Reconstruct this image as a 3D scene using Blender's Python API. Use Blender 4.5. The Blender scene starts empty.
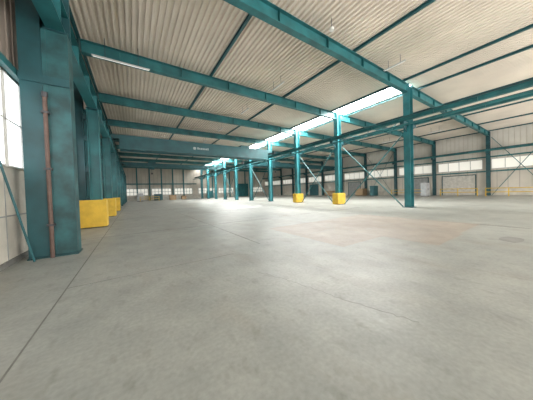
import bpy, math, random
from mathutils import Vector, Matrix
random.seed(4)
S=bpy.context.scene; COL=S.collection
try:
    S.view_settings.view_transform='Standard'; S.view_settings.look='None'
except Exception: pass
S.view_settings.exposure=0.55

# ------------------------------------------------------------ materials
def mat(name,c,rough=.6,metal=0,var=.12,scale=3.0,c2=None,bump=0,det=6,stretch=None):
    m=bpy.data.materials.new(name); m.use_nodes=True; n=m.node_tree.nodes; l=m.node_tree.links
    b=n['Principled BSDF']; b.inputs['Roughness'].default_value=rough; b.inputs['Metallic'].default_value=metal
    tc=n.new('ShaderNodeNewGeometry'); mp=n.new('ShaderNodeMapping'); l.new(tc.outputs['Position'],mp.inputs['Vector'])
    if stretch: mp.inputs['Scale'].default_value=stretch
    t=n.new('ShaderNodeTexNoise'); t.inputs['Scale'].default_value=scale; t.inputs['Detail'].default_value=det
    l.new(mp.outputs['Vector'],t.inputs['Vector'])
    r=n.new('ShaderNodeValToRGB'); l.new(t.outputs['Fac'],r.inputs['Fac'])
    d=c2 if c2 else tuple(x*(1-var*2) for x in c)
    r.color_ramp.elements[0].position=.32; r.color_ramp.elements[1].position=.68
    r.color_ramp.elements[0].color=(*d,1); r.color_ramp.elements[1].color=(*[min(1,x*(1+var*.5)) for x in c],1)
    l.new(r.outputs['Color'],b.inputs['Base Color'])
    if bump:
        bp=n.new('ShaderNodeBump'); bp.inputs['Strength'].default_value=bump; l.new(t.outputs['Fac'],bp.inputs['Height']); l.new(bp.outputs['Normal'],b.inputs['Normal'])
    return m
def emit(name,c,s,base=(.8,.8,.8)):
    m=bpy.data.materials.new(name); m.use_nodes=True; n=m.node_tree.nodes; l=m.node_tree.links
    b=n['Principled BSDF']; b.inputs['Base Color'].default_value=(*base,1); b.inputs['Roughness'].default_value=.5
    t=n.new('ShaderNodeTexNoise'); t.inputs['Scale'].default_value=.8
    r=n.new('ShaderNodeValToRGB'); l.new(t.outputs['Fac'],r.inputs['Fac'])
    r.color_ramp.elements[0].color=(*[x*.8 for x in c],1); r.color_ramp.elements[1].color=(*c,1)
    l.new(r.outputs['Color'],b.inputs['Emission Color']); b.inputs['Emission Strength'].default_value=s
    return m
TEAL=mat('teal_paint',(.022,.150,.16),.45,var=.2,scale=1.5)
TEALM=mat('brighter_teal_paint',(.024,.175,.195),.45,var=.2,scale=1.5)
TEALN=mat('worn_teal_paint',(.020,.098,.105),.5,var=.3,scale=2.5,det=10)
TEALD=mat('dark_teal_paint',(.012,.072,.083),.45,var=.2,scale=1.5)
TEALC=mat('crane_teal_paint',(.018,.10,.113),.5,var=.15,scale=1.5)
YEL=mat('yellow_paint',(.64,.41,.04),.65,var=.1,scale=3,det=9)
GREY=mat('grey_metal',(.42,.43,.43),.45,.3)
LGREY=mat('light_grey_frame',(.48,.48,.45),.5)
DARK=mat('dark_steel',(.05,.05,.055),.5)
RUST=mat('rusty_brown',(.12,.075,.06),.7,scale=8)
CONC=mat('worn_beige_wall',(.56,.53,.46),.85,scale=1.6,var=.14,bump=.1,det=9)
def panel_mat(name,c,axis,w,line=.68):
    m=mat(name,c,.6,scale=.5,var=.08); n=m.node_tree.nodes; l=m.node_tree.links; b=n['Principled BSDF']
    src=b.inputs['Base Color'].links[0].from_socket
    g=n.new('ShaderNodeNewGeometry'); s=n.new('ShaderNodeSeparateXYZ'); l.new(g.outputs['Position'],s.inputs[0])
    a=n.new('ShaderNodeMath'); a.operation='DIVIDE'; l.new(s.outputs[axis],a.inputs[0]); a.inputs[1].default_value=w
    f=n.new('ShaderNodeMath'); f.operation='FRACT'; l.new(a.outputs[0],f.inputs[0])
    q=n.new('ShaderNodeMath'); q.operation='LESS_THAN'; l.new(f.outputs[0],q.inputs[0]); q.inputs[1].default_value=.09
    k=n.new('ShaderNodeMix'); k.data_type='RGBA'; l.new(q.outputs[0],k.inputs[0]); l.new(src,k.inputs[6]); k.inputs[7].default_value=(*[x*line for x in c],1)
    l.new(k.outputs[2],b.inputs['Base Color']); return m
CLADX=panel_mat('beige_cladding_end',(.56,.51,.43),0,1.0)
CLAD=panel_mat('beige_cladding',(.55,.51,.44),1,1.0)
CLADW=mat('pale_cladding',(.60,.57,.51),.6,scale=.5,var=.08)
CLADD=mat('brown_grey_cladding',(.30,.25,.21),.7,scale=.8)
DECK=mat('roof_deck_metal',(.79,.705,.61),.5,scale=.35,var=.07)
WHITE=mat('white_enamel',(.75,.75,.72),.4,var=.03)
LAMPG=mat('lamp_housing_grey',(.5,.5,.48),.4,var=.03)
SIGN=mat('faded_white_paint',(.42,.47,.47),.6,var=.05)
JOINT=mat('joint_dark',(.165,.165,.15),.9,scale=6)
CRACK=mat('crack_grey',(.215,.21,.195),.9,scale=6)
WOOD=mat('crate_wood',(.34,.24,.14),.8,scale=5)
SHUT=mat('grey_shutter',(.27,.28,.27),.5)
PANE=emit('milky_glass',(.97,.98,1),1.4)
PANEF=emit('milky_glass_far',(1,.96,.86),.36,(.6,.6,.55))
SKY=emit('roof_light_sheet',(1,1,1),7)
TUBE=emit('tube_glow',(1,1,.97),.2)

def floor_mat(name,c0,c1):
    m=bpy.data.materials.new(name); m.use_nodes=True; n=m.node_tree.nodes; l=m.node_tree.links
    b=n['Principled BSDF']; g=n.new('ShaderNodeNewGeometry')
    def noise(sc,det=5,mp=None):
        t=n.new('ShaderNodeTexNoise'); t.inputs['Scale'].default_value=sc; t.inputs['Detail'].default_value=det
        if mp:
            q=n.new('ShaderNodeMapping'); q.inputs['Scale'].default_value=mp; l.new(g.outputs['Position'],q.inputs['Vector']); l.new(q.outputs['Vector'],t.inputs['Vector'])
        else: l.new(g.outputs['Position'],t.inputs['Vector'])
        return t
    def ramp(s,p0,c0,p1,c1):
        r=n.new('ShaderNodeValToRGB'); l.new(s,r.inputs['Fac']); e=r.color_ramp.elements
        e[0].position=p0;e[0].color=(*c0,1);e[1].position=p1;e[1].color=(*c1,1); return r
    a=ramp(noise(.35).outputs['Fac'],.35,c0,.68,c1)
    c=ramp(noise(2.2,10).outputs['Fac'],.3,(.86,.87,.86),.66,(1.04,1.04,1.02))
    d=ramp(noise(22,8).outputs['Fac'],.3,(.86,.86,.86),.7,(1.06,1.06,1.06))
    e=ramp(noise(1.1,8,(1,.3,1)).outputs['Fac'],.53,(1,1,1),.78,(.86,.80,.73))
    h=ramp(noise(7,12,(1,.5,1)).outputs['Fac'],.56,(1,1,1),.72,(.82,.82,.80))
    cur=a.outputs['Color']
    for x in (c,d,e,h):
        k=n.new('ShaderNodeMix'); k.data_type='RGBA'; k.blend_type='MULTIPLY'; k.inputs[0].default_value=1
        l.new(cur,k.inputs[6]); l.new(x.outputs['Color'],k.inputs[7]); cur=k.outputs[2]
    l.new(cur,b.inputs['Base Color'])
    b.inputs['Specular IOR Level'].default_value=.4
    rr=ramp(noise(1.2,6).outputs['Fac'],.3,(.40,.40,.40),.7,(.5,.5,.5)); l.new(rr.outputs['Color'],b.inputs['Roughness'])
    bp=n.new('ShaderNodeBump'); bp.inputs['Strength'].default_value=.05; l.new(d.outputs['Color'],bp.inputs['Height']); l.new(bp.outputs['Normal'],b.inputs['Normal'])
    return m
FLOOR=floor_mat('worn_concrete_floor',(.255,.264,.247),(.315,.319,.295))
BLOCK=floor_mat('brown_block_floor',(.275,.238,.20),(.315,.275,.235))

# ------------------------------------------------------------ mesh helpers
def rootoff(p):
    o=Vector((0,0,0))
    while p is not None: o+=Vector(p.location); p=p.parent
    return o
class MB:
    def __init__(s): s.v=[]; s.f=[]
    def bar(s,p0,p1,w,h,up=(0,0,1)):
        p0=Vector(p0);p1=Vector(p1); d=(p1-p0).normalized(); u=Vector(up)
        if abs(d.dot(u))>.98: u=Vector((0,1,0))
        sd=d.cross(u).normalized(); u=sd.cross(d).normalized(); i=len(s.v)
        for p in (p0,p1):
            for a,b in ((-1,-1),(1,-1),(1,1),(-1,1)): s.v.append(p+sd*a*w/2+u*b*h/2)
        s.f+=[tuple(i+k for k in q) for q in ((0,3,2,1),(4,5,6,7),(0,1,5,4),(1,2,6,5),(2,3,7,6),(3,0,4,7))]
        return s
    def box(s,x0,x1,y0,y1,z0,z1):
        i=len(s.v)
        for z in (z0,z1):
            for x,y in ((x0,y0),(x1,y0),(x1,y1),(x0,y1)): s.v.append(Vector((x,y,z)))
        s.f+=[tuple(i+k for k in q) for q in ((0,3,2,1),(4,5,6,7),(0,1,5,4),(1,2,6,5),(2,3,7,6),(3,0,4,7))]
        return s
    def tube(s,p0,p1,r,n=10):
        p0=Vector(p0);p1=Vector(p1); d=(p1-p0).normalized(); u=Vector((0,0,1)) if abs(d.z)<.9 else Vector((1,0,0))
        a=d.cross(u).normalized(); b=d.cross(a); i=len(s.v)
        for p in (p0,p1):
            for k in range(n):
                t=k*2*math.pi/n; s.v.append(p+a*math.cos(t)*r+b*math.sin(t)*r)
        for k in range(n): s.f.append((i+k,i+(k+1)%n,i+n+(k+1)%n,i+n+k))
        s.f.append(tuple(i+k for k in range(n))[::-1]); s.f.append(tuple(i+n+k for k in range(n))); return s
    def hz(s,x,y,z0,z1,d,b,t=.025,web='x'):
        if web=='x':
            s.box(x-d/2,x-d/2+t,y-b/2,y+b/2,z0,z1); s.box(x+d/2-t,x+d/2,y-b/2,y+b/2,z0,z1); s.box(x-d/2+t,x+d/2-t,y-t/2,y+t/2,z0,z1)
        else:
            s.box(x-b/2,x+b/2,y-d/2,y-d/2+t,z0,z1); s.box(x-b/2,x+b/2,y+d/2-t,y+d/2,z0,z1); s.box(x-t/2,x+t/2,y-d/2+t,y+d/2-t,z0,z1)
        return s
    def hx(s,x0,x1,y,z0,z1,b,t=.03):
        s.box(x0,x1,y-b/2,y+b/2,z0,z0+t); s.box(x0,x1,y-b/2,y+b/2,z1-t,z1); s.box(x0,x1,y-t/3,y+t/3,z0+t,z1-t); return s
    def hy(s,y0,y1,x,z0,z1,b,t=.03):
        s.box(x-b/2,x+b/2,y0,y1,z0,z0+t); s.box(x-b/2,x+b/2,y0,y1,z1-t,z1); s.box(x-t/3,x+t/3,y0,y1,z0+t,z1-t); return s
    def build(s,name,m,parent=None,bevel=0):
        me=bpy.data.meshes.new(name)
        off=rootoff(parent)
        me.from_pydata([tuple(v-off) for v in s.v],[],s.f); me.update()
        me.materials.append(m)
        o=bpy.data.objects.new(name,me); COL.objects.link(o)
        if parent is not None: o.parent=parent
        if bevel:
            md=o.modifiers.new('bevel','BEVEL'); md.width=bevel; md.segments=2; md.limit_method='ANGLE'
        return o
def tag(o,label,cat,group=None):
    o['label']=label; o['category']=cat
    if group: o['group']=group
    return o
def thing(name,label,cat,loc,group=None):
    o=bpy.data.objects.new(name,None); COL.objects.link(o); o.location=loc; o.empty_display_size=.2
    return tag(o,label,cat,group)
def struct(o): o['kind']='structure'; return o
ORD=['nearest','second','third','fourth','fifth','sixth','seventh','eighth','ninth','tenth','eleventh','twelfth']

# ------------------------------------------------------------ layout
H=1.5
XW=-2.4; XM=17.2; XR=42.8; Y0=-8; Y1=66.0; ZT=9.0; ZG=8.4
FR=[6.8]+[7+6*i for i in range(1,10)]
SK0,SK1=16.6,18.6

# floor
fl=struct(MB().box(XW-.3,XR+.3,Y0,Y1+.3,-.2,0).build('floor',FLOOR))
def flat(name,pts,m,z=.003):
    me=bpy.data.meshes.new(name); me.from_pydata([(x,y,z) for x,y in pts],[],[tuple(range(len(pts)))]); me.materials.append(m)
    o=bpy.data.objects.new(name,me); COL.objects.link(o); o.parent=fl; return o
def strip(mb,pts,w,z=.004):
    for (a,b) in zip(pts,pts[1:]):
        mb.bar((a[0],a[1],z-.002),(b[0],b[1],z-.002),w,.004)
j=MB(); strip(j,[(-.97,Y0),(-.97,60)],.016)
strip(j,[(3.0,5),(3.0,60)],.007); strip(j,[(11,-3),(11,60)],.010)
for y in (4.6,9.5,16,22,34): strip(j,[(-.97 if y<8 else -2.2,y),(2 if y<5 else 16,y)],.007)
j.build('floor_joint',JOINT,fl)
ck=MB()
def crack(pts,w,n=9,amp=.03):
    out=[]
    for a,b in zip(pts,pts[1:]):
        for k in range(n):
            t=k/n; out.append((a[0]+(b[0]-a[0])*t+random.uniform(-amp,amp),a[1]+(b[1]-a[1])*t+random.uniform(-amp,amp)))
    out.append(pts[-1]); strip(ck,out,w,.0015)
crack([(1.9,3.3),(2.1,2.7),(2.25,2.1),(2.4,1.55),(2.6,.95)],.0045)
ck.build('floor_crack',CRACK,fl)
def ragged(pts,st=.12,amp=.05):
    out=[]
    for a,b in zip(pts,pts[1:]+pts[:1]):
        L=math.dist(a,b); n=max(1,int(L/st))
        for k in range(n):
            t=k/n; out.append((a[0]+(b[0]-a[0])*t+random.uniform(-amp,amp),a[1]+(b[1]-a[1])*t+random.uniform(-amp,amp)))
    return out
def patch(name,x0,x1,y0,y1):
    flat(name,ragged([(x0,y0),(x1,y0),(x1,y1),(x0,y1)],.1,.008),BLOCK)
for x0,x1,y0,y1 in ((4.5,6.38,3.3,5.0),(4.5,6.38,5.03,6.8),(6.41,8.5,1.9,4.2),(6.41,8.5,4.23,6.8),(8.53,11.0,2.0,4.2),(8.53,11.0,4.23,6.8)):
    patch('block_paving',x0,x1,y0,y1)
STAIN=mat('oil_stain',(.2,.2,.185),.5,scale=3)
flat('oil_stain',[(8.5+.45*math.cos(t*.52)*(1+.2*math.sin(t*2)),.95+.22*math.sin(t*.52)) for t in range(12)],STAIN,.006)

# walls
wl=struct(MB().box(XW-.2,XW,Y0,Y1,0,9.4).build('wall_left',CONC))
up=MB()
up.box(XW+.001,XW+.05,Y0,Y1,4.55,9.15)
y=Y0
while y<Y1: up.box(XW+.05,XW+.075,y,y+.12,4.55,9.15); y+=.3
up.build('upper_cladding',CLADD,wl)
m=MB(); m.box(XW,XW+.03,Y0,Y1,1.1,1.13)
y=Y0
while y<Y1: m.box(XW,XW+.012,y,y+.02,.12,2.2); y+=1.5
m.build('panel_joint',SHUT,wl)
MB().box(XW,XW+.04,Y0,Y1,0,.12).build('baseboard',JOINT,wl)
wb=struct(MB().box(XW,XR,Y1,Y1+.2,0,9.4).build('wall_back',CLADX))
MB().box(XW+.1,XR-.1,Y1-.06,Y1,0,1.2).build('plinth',CONC,wb)
wr=struct(MB().box(XR,XR+.2,Y0,Y1,0,9.4).build('wall_right',CLAD))
MB().box(XR-.06,XR,Y0,Y1,0,1.1).build('plinth',CONC,wr)
c=MB(); y=Y0
while y<Y1: c.box(XR-.05,XR,y,y+.42,5.6,9.15); y+=.5
c.build('upper_cladding',CLADW,wr)
wn=[0]
def window_side(x,y0,y1,z0,z1,n,side,m,fm=TEALD,rows=2,fw=.05):
    wn[0]+=1
    f=MB(); a,b=(x,x+.07) if side>0 else (x-.07,x)
    f.box(a,b,y0,y1,z0,z0+fw).box(a,b,y0,y1,z1-fw,z1)
    for k in range(n+1):
        yy=y0+(y1-y0-fw)*k/n; f.box(a,b,yy,yy+fw,z0+fw,z1-fw)
    for r in range(1,rows):
        zz=z0+(z1-z0)*r/rows; f.box(a,b,y0,y1,zz-fw/2,zz+fw/2)
    o=struct(f.build('window_%d'%wn[0],fm))
    p,q=(x+.005,x+.045) if side>0 else (x-.02,x-.005)
    MB().box(p,q,y0+fw/2,y1-fw/2,z0+fw/2,z1-fw/2).build('pane',m,o)
def window_back(x0,x1,z0,z1,n,m,rows=2,fw=.07):
    wn[0]+=1; f=MB(); a,b=Y1-.07,Y1
    f.box(x0,x1,a,b,z0,z0+fw).box(x0,x1,a,b,z1-fw,z1)
    for k in range(n+1):
        xx=x0+(x1-x0-fw)*k/n; f.box(xx,xx+fw,a,b,z0+fw,z1-fw)
    for r in range(1,rows):
        zz=z0+(z1-z0)*r/rows; f.box(x0,x1,a,b,zz-fw/2,zz+fw/2)
    o=struct(f.build('window_%d'%wn[0],TEALD))
    MB().box(x0+fw/2,x1-fw/2,Y1-.02,Y1-.005,z0+fw/2,z1-fw/2).build('pane',m,o)
for i in range(-1,10):
    a=7+6*i
    window_side(XW,a+.05,a+5.95,2.25,4.4,8,1,PANE,WHITE,2,.03)
o=tag(MB().box(XW+.08,XW+.2,Y0,Y1,4.42,4.58).build('wall_rail',TEAL),'long teal steel rail above the milky windows on the left wall','rail')

# ceiling
cm=MB()
def deck(xa,xb,ya,yb):
    x=xa; pts=[]
    while x<xb-.01:
        pts+= [(x,9.18),(x+.10,9.18),(x+.125,9.285),(x+.215,9.285)]; x+=.24
    pts=[p for p in pts if p[0]<xb]+[(xb,9.18)]; i=len(cm.v)
    for px,pz in pts: cm.v+= [Vector((px,ya,pz)),Vector((px,yb,pz))]
    for k in range(len(pts)-1): cm.f.append((i+2*k,i+2*k+1,i+2*k+3,i+2*k+2))
deck(XW,SK0,Y0,Y1); deck(SK1,XR,Y0,Y1); deck(SK0,SK1,Y0,6.8)
ce=struct(cm.build('ceiling',DECK))
cap=MB().box(XW-.2,SK0,Y0,Y1,9.35,9.45).box(SK1,XR+.2,Y0,Y1,9.35,9.45).box(SK0,SK1,Y0,6.8,9.35,9.45).build('roof_cover',GREY,ce)
for k in range(0,10):
    a0=FR[k]; b=FR[k+1] if k<9 else Y1
    f=MB()
    f.box(SK0,SK0+.06,a0,b,9.2,9.4).box(SK1-.06,SK1,a0,b,9.2,9.4)
    for q in range(5):
        yy=a0+(b-a0-.05)*q/4; f.box(SK0+.06,SK1-.06,yy,yy+.05,9.2,9.34)
    t=tag(f.build('roof_light',WHITE),'bright roof light panel above the middle columns, %s one from the camera'%ORD[k],'roof light','roof lights in a strip along the middle row')
    MB().box(SK0+.06,SK1-.06,a0,b,9.35,9.37).build('sheet',SKY,t)

# roof purlins
PX=[-1.9,4.5,10.5,SK0-.2,SK1+.2,24.5,30.5,36.5,42.3]
pn=['along the left wall','third of the way to the middle columns','two thirds of the way to the middle columns','on the near side of the roof lights','on the far side of the roof lights','first beyond the middle columns','halfway across the far nave','last before the right wall','along the right wall']
for x,nm in zip(PX,pn):
    tag(MB().hy(Y0,Y1,x,ZT+.042,ZT+.178,.12,.02).build('roof_purlin',TEALC),'long teal roof purlin %s'%nm,'purlin','long purlins under the corrugated roof')

# girders
def girder(y,x0,x1,lab):
    m=MB().hx(x0,x1,y,ZG,ZT,.3)
    x=x0+1.5
    while x<x1-.5: m.box(x,x+.02,y-.14,y+.14,ZG+.03,ZT-.03); x+=3
    return tag(m.build('roof_girder',TEAL),lab,'roof girder','teal roof girders')
for i,y in enumerate(FR):
    girder(y,-1.82 if i else -2.2,XM-.31,'teal I-beam roof girder between left wall and middle columns, %s from camera'%ORD[i])
    girder(y,XM+.31,XR-.72,'teal I-beam roof girder from middle columns to right wall, %s from camera'%ORD[i])

# left columns
XC=-1.5; XRF=-2.02; ZR=6.2; ZL=5.78
for i,y in enumerate(FR):
    if i==0: y=7.5
    xc,xr=(-1.50,-2.02) if i==0 else (XC,XRF)
    lb='wide teal double column by the left window with a slim brown pipe, nearest to camera' if i==0 else ('teal double column with yellow foot on the left wall, %s from camera'%ORD[i] if i<4 else 'teal double column on the left wall without yellow foot, %s from camera'%ORD[i])
    t=thing('steel_column',lb,'column',(xc,y,0),'columns along the left wall')
    zb=0.04; T1=TEALN if i==0 else TEAL
    MB().box(xr-.17,xc+.24,y-.25,y+.3,0,.03).build('base_plate',TEALD,t)
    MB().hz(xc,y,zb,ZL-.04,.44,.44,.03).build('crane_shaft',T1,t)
    MB().hz(xr,y,zb,9.0 if i else 8.99,.32,.36,.025).build('roof_shaft',TEALD,t)
    for z in (1.2,2.7,4.2,5.2): MB().box(xr+.16,xc-.22,y-.12,y+.12,z,z+.25).build('batten_plate',TEALD,t)
    MB().box(xc-.23,xc+.23,y-.22,y+.22,ZL-.04,ZL).build('bearing_plate',TEALD,t)
    MB().box(xr+.16,xc+.2,y+.03,y+.06,zb,ZL-.05).build('web_plate',T1,t)
    if 0<i<4: MB().box(-2.28,-1.1,y-.4,y+.4,.041,1.34).build('guard_block',YEL,t,.02)
    if i==0:
        MB().box(xr-.15,xc+.2,y+.25,y+.3,.04,8.99).build('back_plate',TEALD,t)
        MB().box(xr-.15,-1.78,y-.215,y-.19,.04,8.99).build('front_plate',TEALD,t)
        MB().box(-1.775,xc+.2,y-.205,y-.18,.04,ZL-.05).build('front_plate',T1,t)
        py=y-.28
        MB().tube((-1.74,py,.0),(-1.74,py,4.0),.042,16).build('drain_pipe',RUST,t)
        MB().tube((-1.74,py,4.0),(-1.74,py,4.12),.058,16).build('pipe_collar',DARK,t)
        for z in (.8,2.2,3.6): MB().box(-1.81,-1.67,py-.052,y-.2,z,z+.05).build('pipe_clamp',DARK,t)
        MB().box(xr-.16,xc+.22,y-.25,y-.216,4.35,4.55).build('cross_plate',TEALD,t)
tag(MB().tube((-2.0,7.02,.01),(-2.3,6.5,2.45),.022,8).build('brace_rod',TEALC),'thin teal diagonal rod from the left window sill to the nearest column foot','brace')

# runways
def runway(x,lab,dep=.28,z0=ZR,b=.22):
    t=thing('crane_runway',lab,'crane runway',(x,0,z0),'crane runway beams')
    m=MB().hy(Y0,Y1-.5,x,z0+.001,z0+dep,b,.025)
    yy=Y0+1
    while yy<Y1-1: m.box(x-b/2+.01,x+b/2-.01,yy,yy+.02,z0+.026,z0+dep-.025); yy+=2
    m.build('beam',TEAL,t)
    MB().box(x-.03,x+.03,Y0,Y1-.5,z0+dep+.001,z0+dep+.06).build('rail',DARK,t)
XA,XB=16.3,18.1
runway(XC,'deep teal crane runway girder with rail over the left columns',.7,ZL,.36)
runway(XA,'teal crane runway beam on the near side of the middle columns')
runway(XB,'teal crane runway beam on the far side of the middle columns')
runway(41.6,'teal crane runway beam along the right wall')
for k,yc in enumerate(FR[:-1]):
    lt=MB(); ya=yc+.4; n=5; st=(FR[k+1]-.4-ya)/n
    for q in range(n):
        y=ya+q*st
        if q%2==0: lt.bar((XA+.12,y,ZR+.1),(XB-.12,y+st,ZR+.1),.05,.05)
        else: lt.bar((XB-.12,y,ZR+.1),(XA+.12,y+st,ZR+.1),.05,.05)
    tag(lt.build('runway_lattice',TEAL),'zigzag teal rods between the middle runway beams, %s bay from camera'%ORD[k],'lattice','lattices between the middle runway beams')
tag(MB().box(XA-.75,XA-.69,Y0,Y1-1,ZR-.5,ZR-.40).build('cable_rail',TEAL),'slim rail running parallel below the near middle runway beam','rail')

# middle columns
MD=.56
for i,y in enumerate(FR):
    lab='teal steel column of the middle row, %s from the camera'%ORD[i]
    if i==0: lab='teal steel column of the middle row without yellow foot, joined by diagonal rods'
    if i in (1,2): lab+=', with yellow foot'
    t=thing('steel_column',lab,'column',(XM,y,0),'columns of the middle row')
    MB().box(XM-.38,XM+.38,y-.32,y+.32,0,.04).build('base_plate',TEALD,t)
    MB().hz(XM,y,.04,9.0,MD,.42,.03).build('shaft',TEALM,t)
    for s in (-1,1):
        b=MB(); e=s*MD/2
        b.box(min(XM+e,XM+s*1.02),max(XM+e,XM+s*1.02),y-.13,y+.13,ZR-.2,ZR)
        i0=len(b.v)
        for yy in (y-.02,y+.02):
            b.v+= [Vector((XM+e,yy,ZR-.2)),Vector((XM+s*.95,yy,ZR-.2)),Vector((XM+e,yy,ZR-.65))]
        b.f+=[(i0,i0+1,i0+2),(i0+3,i0+5,i0+4),(i0,i0+3,i0+4,i0+1),(i0+1,i0+4,i0+5,i0+2),(i0+2,i0+5,i0+3,i0)]
        b.build('bracket',TEALD,t)
    if i in (1,2): MB().box(XM-.58,XM+.58,y-.34,y+.34,.041,1.12).build('guard_block',YEL,t,.015)
def rods(x,ya,yb,z0,z1,lab,r=.035):
    t=thing('cross_brace',lab,'brace',(x,(ya+yb)/2,(z0+z1)/2),'crossed brace rods')
    MB().tube((x-.04,ya,z0),(x-.04,yb,z1),r,8).build('rod',TEAL,t); MB().tube((x+.04,ya,z1),(x+.04,yb,z0),r,8).build('rod',TEAL,t)
rods(XM,7.2,12.4,.04,5.5,'crossed thin rods between the two nearest visible middle columns',.045)
rods(XM,13.6,18.4,.04,5.5,'crossed thin rods between the two yellow footed middle columns',.045)
rods(XM,25.4,30.6,.04,5.5,'crossed thin rods between the fourth and fifth middle columns',.045)
rods(XM,37.4,42.6,.04,5.5,'crossed thin rods far down the middle column row',.045)

# right-wall columns
XK=XR-.5
for i,y in enumerate([1]+FR):
    t=thing('steel_column','teal steel column on the right wall, %s from the camera side'%ORD[i],'column',(XK,y,0),'columns along the right wall')
    MB().box(XK-.3,XK+.25,y-.28,y+.28,0,.04).build('base_plate',TEALD,t)
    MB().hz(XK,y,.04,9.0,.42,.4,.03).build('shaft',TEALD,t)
    MB().box(41.35,XK-.21,y-.12,y+.12,5.9,ZR-.001).build('bracket',TEALD,t)
rods(XR-.35,1.3,6.5,.04,8.2,'crossed rods on the pale right wall nearest the picture edge')
rods(XR-.35,19.4,24.6,.04,8.2,'crossed rods on the right wall behind the shutter')
for z,nm in ((3.35,'lower'),(5.4,'upper')):
    tag(MB().box(XR-.14,XR-.071,Y0,Y1-.2,z,z+.18).build('wall_rail',TEAL),'long teal rail on the right wall, %s of two'%nm,'rail')
for i in range(-1,10):
    a=7+6*i
    window_side(XR,a+.4,a+5.6,3.75,5.2,4,-1,PANEF,LGREY,1,.07)
def door_side(n,y0,y1,z1,m,sx):
    s=MB().box(sx-.16,sx-.07,y0-.12,y0,0,z1+.12).box(sx-.16,sx-.07,y1,y1+.12,0,z1+.12).box(sx-.16,sx-.07,y0,y1,z1,z1+.12)
    o=struct(s.build('door_%d'%n,TEALD)); p=MB().box(sx-.12,sx-.08,y0,y1,.02,z1); z=.3
    while z<z1: p.box(sx-.14,sx-.12,y0,y1,z,z+.04); z+=.35
    p.build('shutter',m,o)
door_side(1,8.2,12.0,3.0,mat('pale_shutter',(.52,.50,.45),.5),XR)
door_side(4,14,17.5,3.0,SHUT,XR)
door_side(5,26.5,29.5,3.0,SHUT,XR)
door_side(6,39,42,3.0,TEALC,XR)
for x0,x1 in ((-1.6,3.6),(4.4,9.6),(10.4,15.6),(17.4,23),(24,29.5),(36,41.5)):
    window_back(x0,x1,1.4,3.3,6,PANEF)
def door_back(n,x0,x1,z1,m):
    o=struct(MB().box(x0-.15,x0,Y1-.15,Y1-.062,0,z1+.15).box(x1,x1+.15,Y1-.15,Y1-.062,0,z1+.15).box(x0,x1,Y1-.15,Y1-.062,z1,z1+.15).build('door_%d'%n,TEALD))
    MB().box(x0,x1,Y1-.12,Y1-.07,.02,z1).build('shutter',m,o)
door_back(2,30.65,35.2,4.45,TEAL)
for i,x in enumerate((1,4,7,10,13,22,28,34)):
    t=thing('steel_column','teal steel column on the far end wall, %s from the left'%ORD[i].replace('nearest','first'),'column',(x,Y1-.4,0),'columns on the far end wall')
    MB().hz(x,Y1-.4,.03,9.0,.4,.3,.03,'y').build('shaft',TEAL,t); MB().box(x-.25,x+.25,Y1-.65,Y1-.16,0,.03).build('base_plate',TEALD,t)
tag(MB().box(XW+.3,XM-.5,Y1-.8,Y1-.62,4.4,4.7).build('wall_rail',TEAL),'long teal cross beam above the windows of the left nave end wall','rail')

# cranes
def crane(y,m,lab,hx,x0=XC,x1=XA,zt=7.2,zb=5.9):
    t=thing('bridge_crane',lab,'overhead crane',((x0+x1)/2,y,ZR),'overhead bridge cranes')
    for s in (-.6,.6):
        g=MB().box(x0,x1,y+s-.18,y+s+.18,6.81,zt)
        g.box(x0+.6,x1-.6,y+s-.179,y+s+.179,zb,6.81).build('bridge_girder',m,t)
    for x in (x0,x1):
        zr=6.542
        e=MB().box(x-.14,x+.14,y-1.6,y+1.6,6.65,6.81).build('end_carriage',DARK,t)
        for s in (-1.3,1.3): MB().tube((x-.06,y+s,zr+.09),(x+.06,y+s,zr+.09),.09,12).build('wheel',DARK,e)
    h=MB().box(hx-.6,hx+.6,y-.8,y+.8,zt,zt+.22).box(hx-.4,hx+.4,y-.3,y+.3,6.1,zt).build('trolley',m,t)
    MB().tube((hx,y,5.5),(hx,y,6.1),.03,8).box(hx-.12,hx+.12,y-.1,y+.1,5.2,5.5).build('hook_block',DARK,h)
    return t
cr=crane(24,TEALC,'dark teal double girder bridge crane with faint white mark spanning the left nave',12.2)
yf=24-.6-.18
MB().tube((5.9,yf,6.52),(5.9,yf-.02,6.52),.16,20).build('round_mark',SIGN,cr)
m=MB(); x=6.2
for w,hh in ((.14,.24),(.11,.18),(.14,.18),(.14,.18),(.11,.18),(.14,.18),(.11,.24)):
    m.box(x,x+w,yf-.02,yf,6.43,6.43+hh); x+=w+.06
m.build('lettering',SIGN,cr)
crane(42,TEALC,'slimmer teal bridge crane further down the left nave',3.0,zt=7.1,zb=6.5)
crane(33,TEALC,'teal bridge crane in the nave beyond the middle columns',24.0,XB,41.6,7.1,6.4)

# lamps
def lamp(x,y,z,along,L,lab):
    t=thing('tube_lamp',lab,'lamp',(x,y,z),'tube lamps under the roof')
    dx,dy=((L/2,.05) if along=='x' else (.05,L/2))
    MB().box(x-dx,x+dx,y-dy,y+dy,z,z+.05).build('housing',LAMPG,t)
    ax=(1,0) if along=='x' else (0,1); q=L/2-.05
    MB().tube((x-ax[0]*q,y-ax[1]*q,z-.018),(x+ax[0]*q,y+ax[1]*q,z-.018),.018,8).build('tube',TUBE,t)
    for s in (-.6,.6): MB().tube((x+ax[0]*s*q,y+ax[1]*s*q,z+.05),(x+ax[0]*s*q,y+ax[1]*s*q,9.18),.012,6).build('hanger',DARK,t)
lamp(-.2,12.6,8.2,'x',2.4,'long lamp strip beside the left end of the second girder')
lamp(8.5,11.2,8.6,'y',1.5,'tube lamp hanging over the second bay left of centre')
lamp(13.2,5.9,8.7,'y',1.2,'small lamp hanging near the nearest girder, right of centre')
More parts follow.
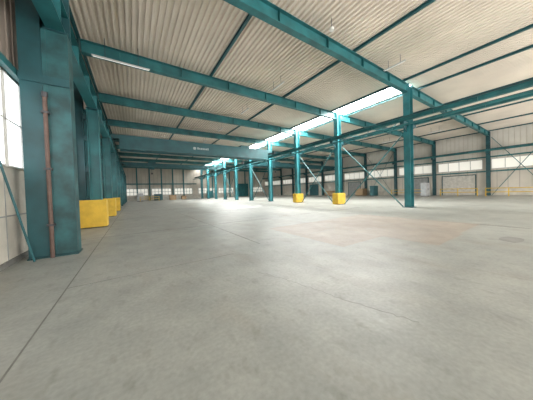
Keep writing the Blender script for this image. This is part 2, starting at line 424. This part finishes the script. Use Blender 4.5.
for i,y in enumerate((16,22,28,34,40)):
    lamp(8.5,y,8.6,'y',1.5,'tube lamp in the row over the left nave, %s behind the second girder'%ORD[i].replace('nearest','first'))
for i,(x,y) in enumerate(((24,10),(24,16),(33,10),(33,16))):
    lamp(x,y,8.6,'y',1.5,'tube lamp beyond the middle columns, %s of four'%['first','second','third','fourth'][i])
d=thing('ceiling_sensor','small white round sensor hanging before the nearest girder','sensor',(7.7,6,8.7))
MB().tube((7.7,6,8.62),(7.7,6,8.72),.1,16).build('body',WHITE,d); MB().tube((7.7,6,8.72),(7.7,6,9.18),.012,6).build('hanger',DARK,d)

# distant equipment
def barrier(x,y,L,lab,rot=0):
    t=thing('safety_barrier',lab,'barrier',(x,y,0),'yellow safety barriers')
    dx,dy=(L/2,0) if rot else (0,L/2)
    for k in (-1,0,1): MB().tube((x+dx*k,y+dy*k,0),(x+dx*k,y+dy*k,1.1),.05,10).build('post',YEL,t)
    for z in (.55,1.05): MB().tube((x-dx,y-dy,z),(x+dx,y+dy,z),.045,10).build('rail',YEL,t)
barrier(39.5,4.6,4,'yellow tubular barrier by the right wall near the picture edge')
barrier(39.5,9.4,4,'yellow tubular barrier before the pale shutter')
barrier(39.5,16,5,'yellow tubular barrier in front of the right wall behind the shutter')
barrier(3.4,57,4,'yellow tubular barrier across the far end of the left nave',1)
def cabinet(x,y,w,d,h,m,lab):
    t=thing('control_cabinet',lab,'cabinet',(x,y,0),'tall cabinets in the hall')
    MB().box(x-w/2,x+w/2,y-d/2,y+d/2,.08,h).build('body',m,t,.015)
    MB().box(x-w/2+.05,x+w/2-.05,y-d/2+.05,y+d/2-.05,0,.08).build('plinth',DARK,t)
    dd=MB().box(x-w/2+.04,x-.01,y-d/2-.02,y-d/2,.14,h-.06).build('door',m,t); MB().box(x-.1,x-.06,y-d/2-.05,y-d/2-.02,h*.5,h*.5+.15).build('handle',DARK,dd)
    dd=MB().box(x+.01,x+w/2-.04,y-d/2-.02,y-d/2,.14,h-.06).build('door',m,t); MB().box(x+.06,x+.1,y-d/2-.05,y-d/2-.02,h*.5,h*.5+.15).build('handle',DARK,dd)
cabinet(38.5,13,1.4,.7,2.1,GREY,'grey cabinet near the shutter of the right wall')
cabinet(20,63,1.6,.7,2.2,TEAL,'teal cabinet at the far end wall')
cabinet(1.5,60,1.4,.7,2.0,GREY,'grey cabinet at the far end of the left nave')
cabinet(5.5,61,1.8,.8,1.7,TEALD,'low dark teal cabinet at the far end of the left nave')
cabinet(40,22,1.6,.8,2.0,TEALC,'teal cabinet before the right wall, beyond the barriers')
def crate(x,y,w,d,h,lab):
    t=thing('wooden_crate',lab,'crate',(x,y,0),'wooden crates')
    for k in range(3): MB().box(x-w/2,x+w/2,y-d/2+k*(d-.1)/2,y-d/2+k*(d-.1)/2+.1,0,.12).build('skid',WOOD,t)
    MB().box(x-w/2,x+w/2,y-d/2,y+d/2,.12,h).build('body',WOOD,t)
    for k in range(3):
        xx=x-w/2+k*(w-.1)/2; MB().box(xx,xx+.1,y-d/2-.03,y-d/2,.12,h).build('batten',WOOD,t)
crate(9,60,1.6,1.2,1.3,'larger wooden crate near the far end wall')
crate(12,61,1.2,1.0,1.0,'smaller wooden crate near the far end wall, right of the larger')
crate(40.5,25,1.6,1.6,1.5,'wooden crate by the right wall behind the teal cabinet')
crate(40.5,33,1.6,2.2,1.2,'low long wooden crate further along the right wall')

# ------------------------------------------------------------ light
w=bpy.data.worlds.new('w'); S.world=w; w.use_nodes=True
w.node_tree.nodes['Background'].inputs[0].default_value=(1,.98,.945,1); w.node_tree.nodes['Background'].inputs[1].default_value=3.9
def area(loc,rot,sx,sy,p,c=(1,1,1)):
    L=bpy.data.lights.new('area','AREA'); L.shape='RECTANGLE'; L.size=sx; L.size_y=sy; L.energy=p; L.color=c
    o=bpy.data.objects.new('area_light',L); COL.objects.link(o); o.location=loc; o.rotation_euler=rot; return o
area(((SK0+SK1)/2,31,9.34),(0,0,0),1.8,48,12500,(1,.98,.95))

# ------------------------------------------------------------ camera
th=math.radians(33.3); pt=math.radians(1.2); ro=math.radians(1.72)
fw=Vector((math.sin(th)*math.cos(pt),math.cos(th)*math.cos(pt),-math.sin(pt)))
rt=fw.cross(Vector((0,0,1))).normalized(); upv=rt.cross(fw).normalized()
r2=rt*math.cos(ro)-upv*math.sin(ro); u2=upv*math.cos(ro)+rt*math.sin(ro)
M=Matrix((( r2.x,u2.x,-fw.x,0),(r2.y,u2.y,-fw.y,0),(r2.z,u2.z,-fw.z,H),(0,0,0,1)))
cd=bpy.data.cameras.new('cam'); cd.sensor_width=36; cd.lens=36*203/533; cd.shift_y=-.008; cd.clip_end=300; cd.clip_start=.05
co=bpy.data.objects.new('camera',cd); COL.objects.link(co); co.matrix_world=M; S.camera=co
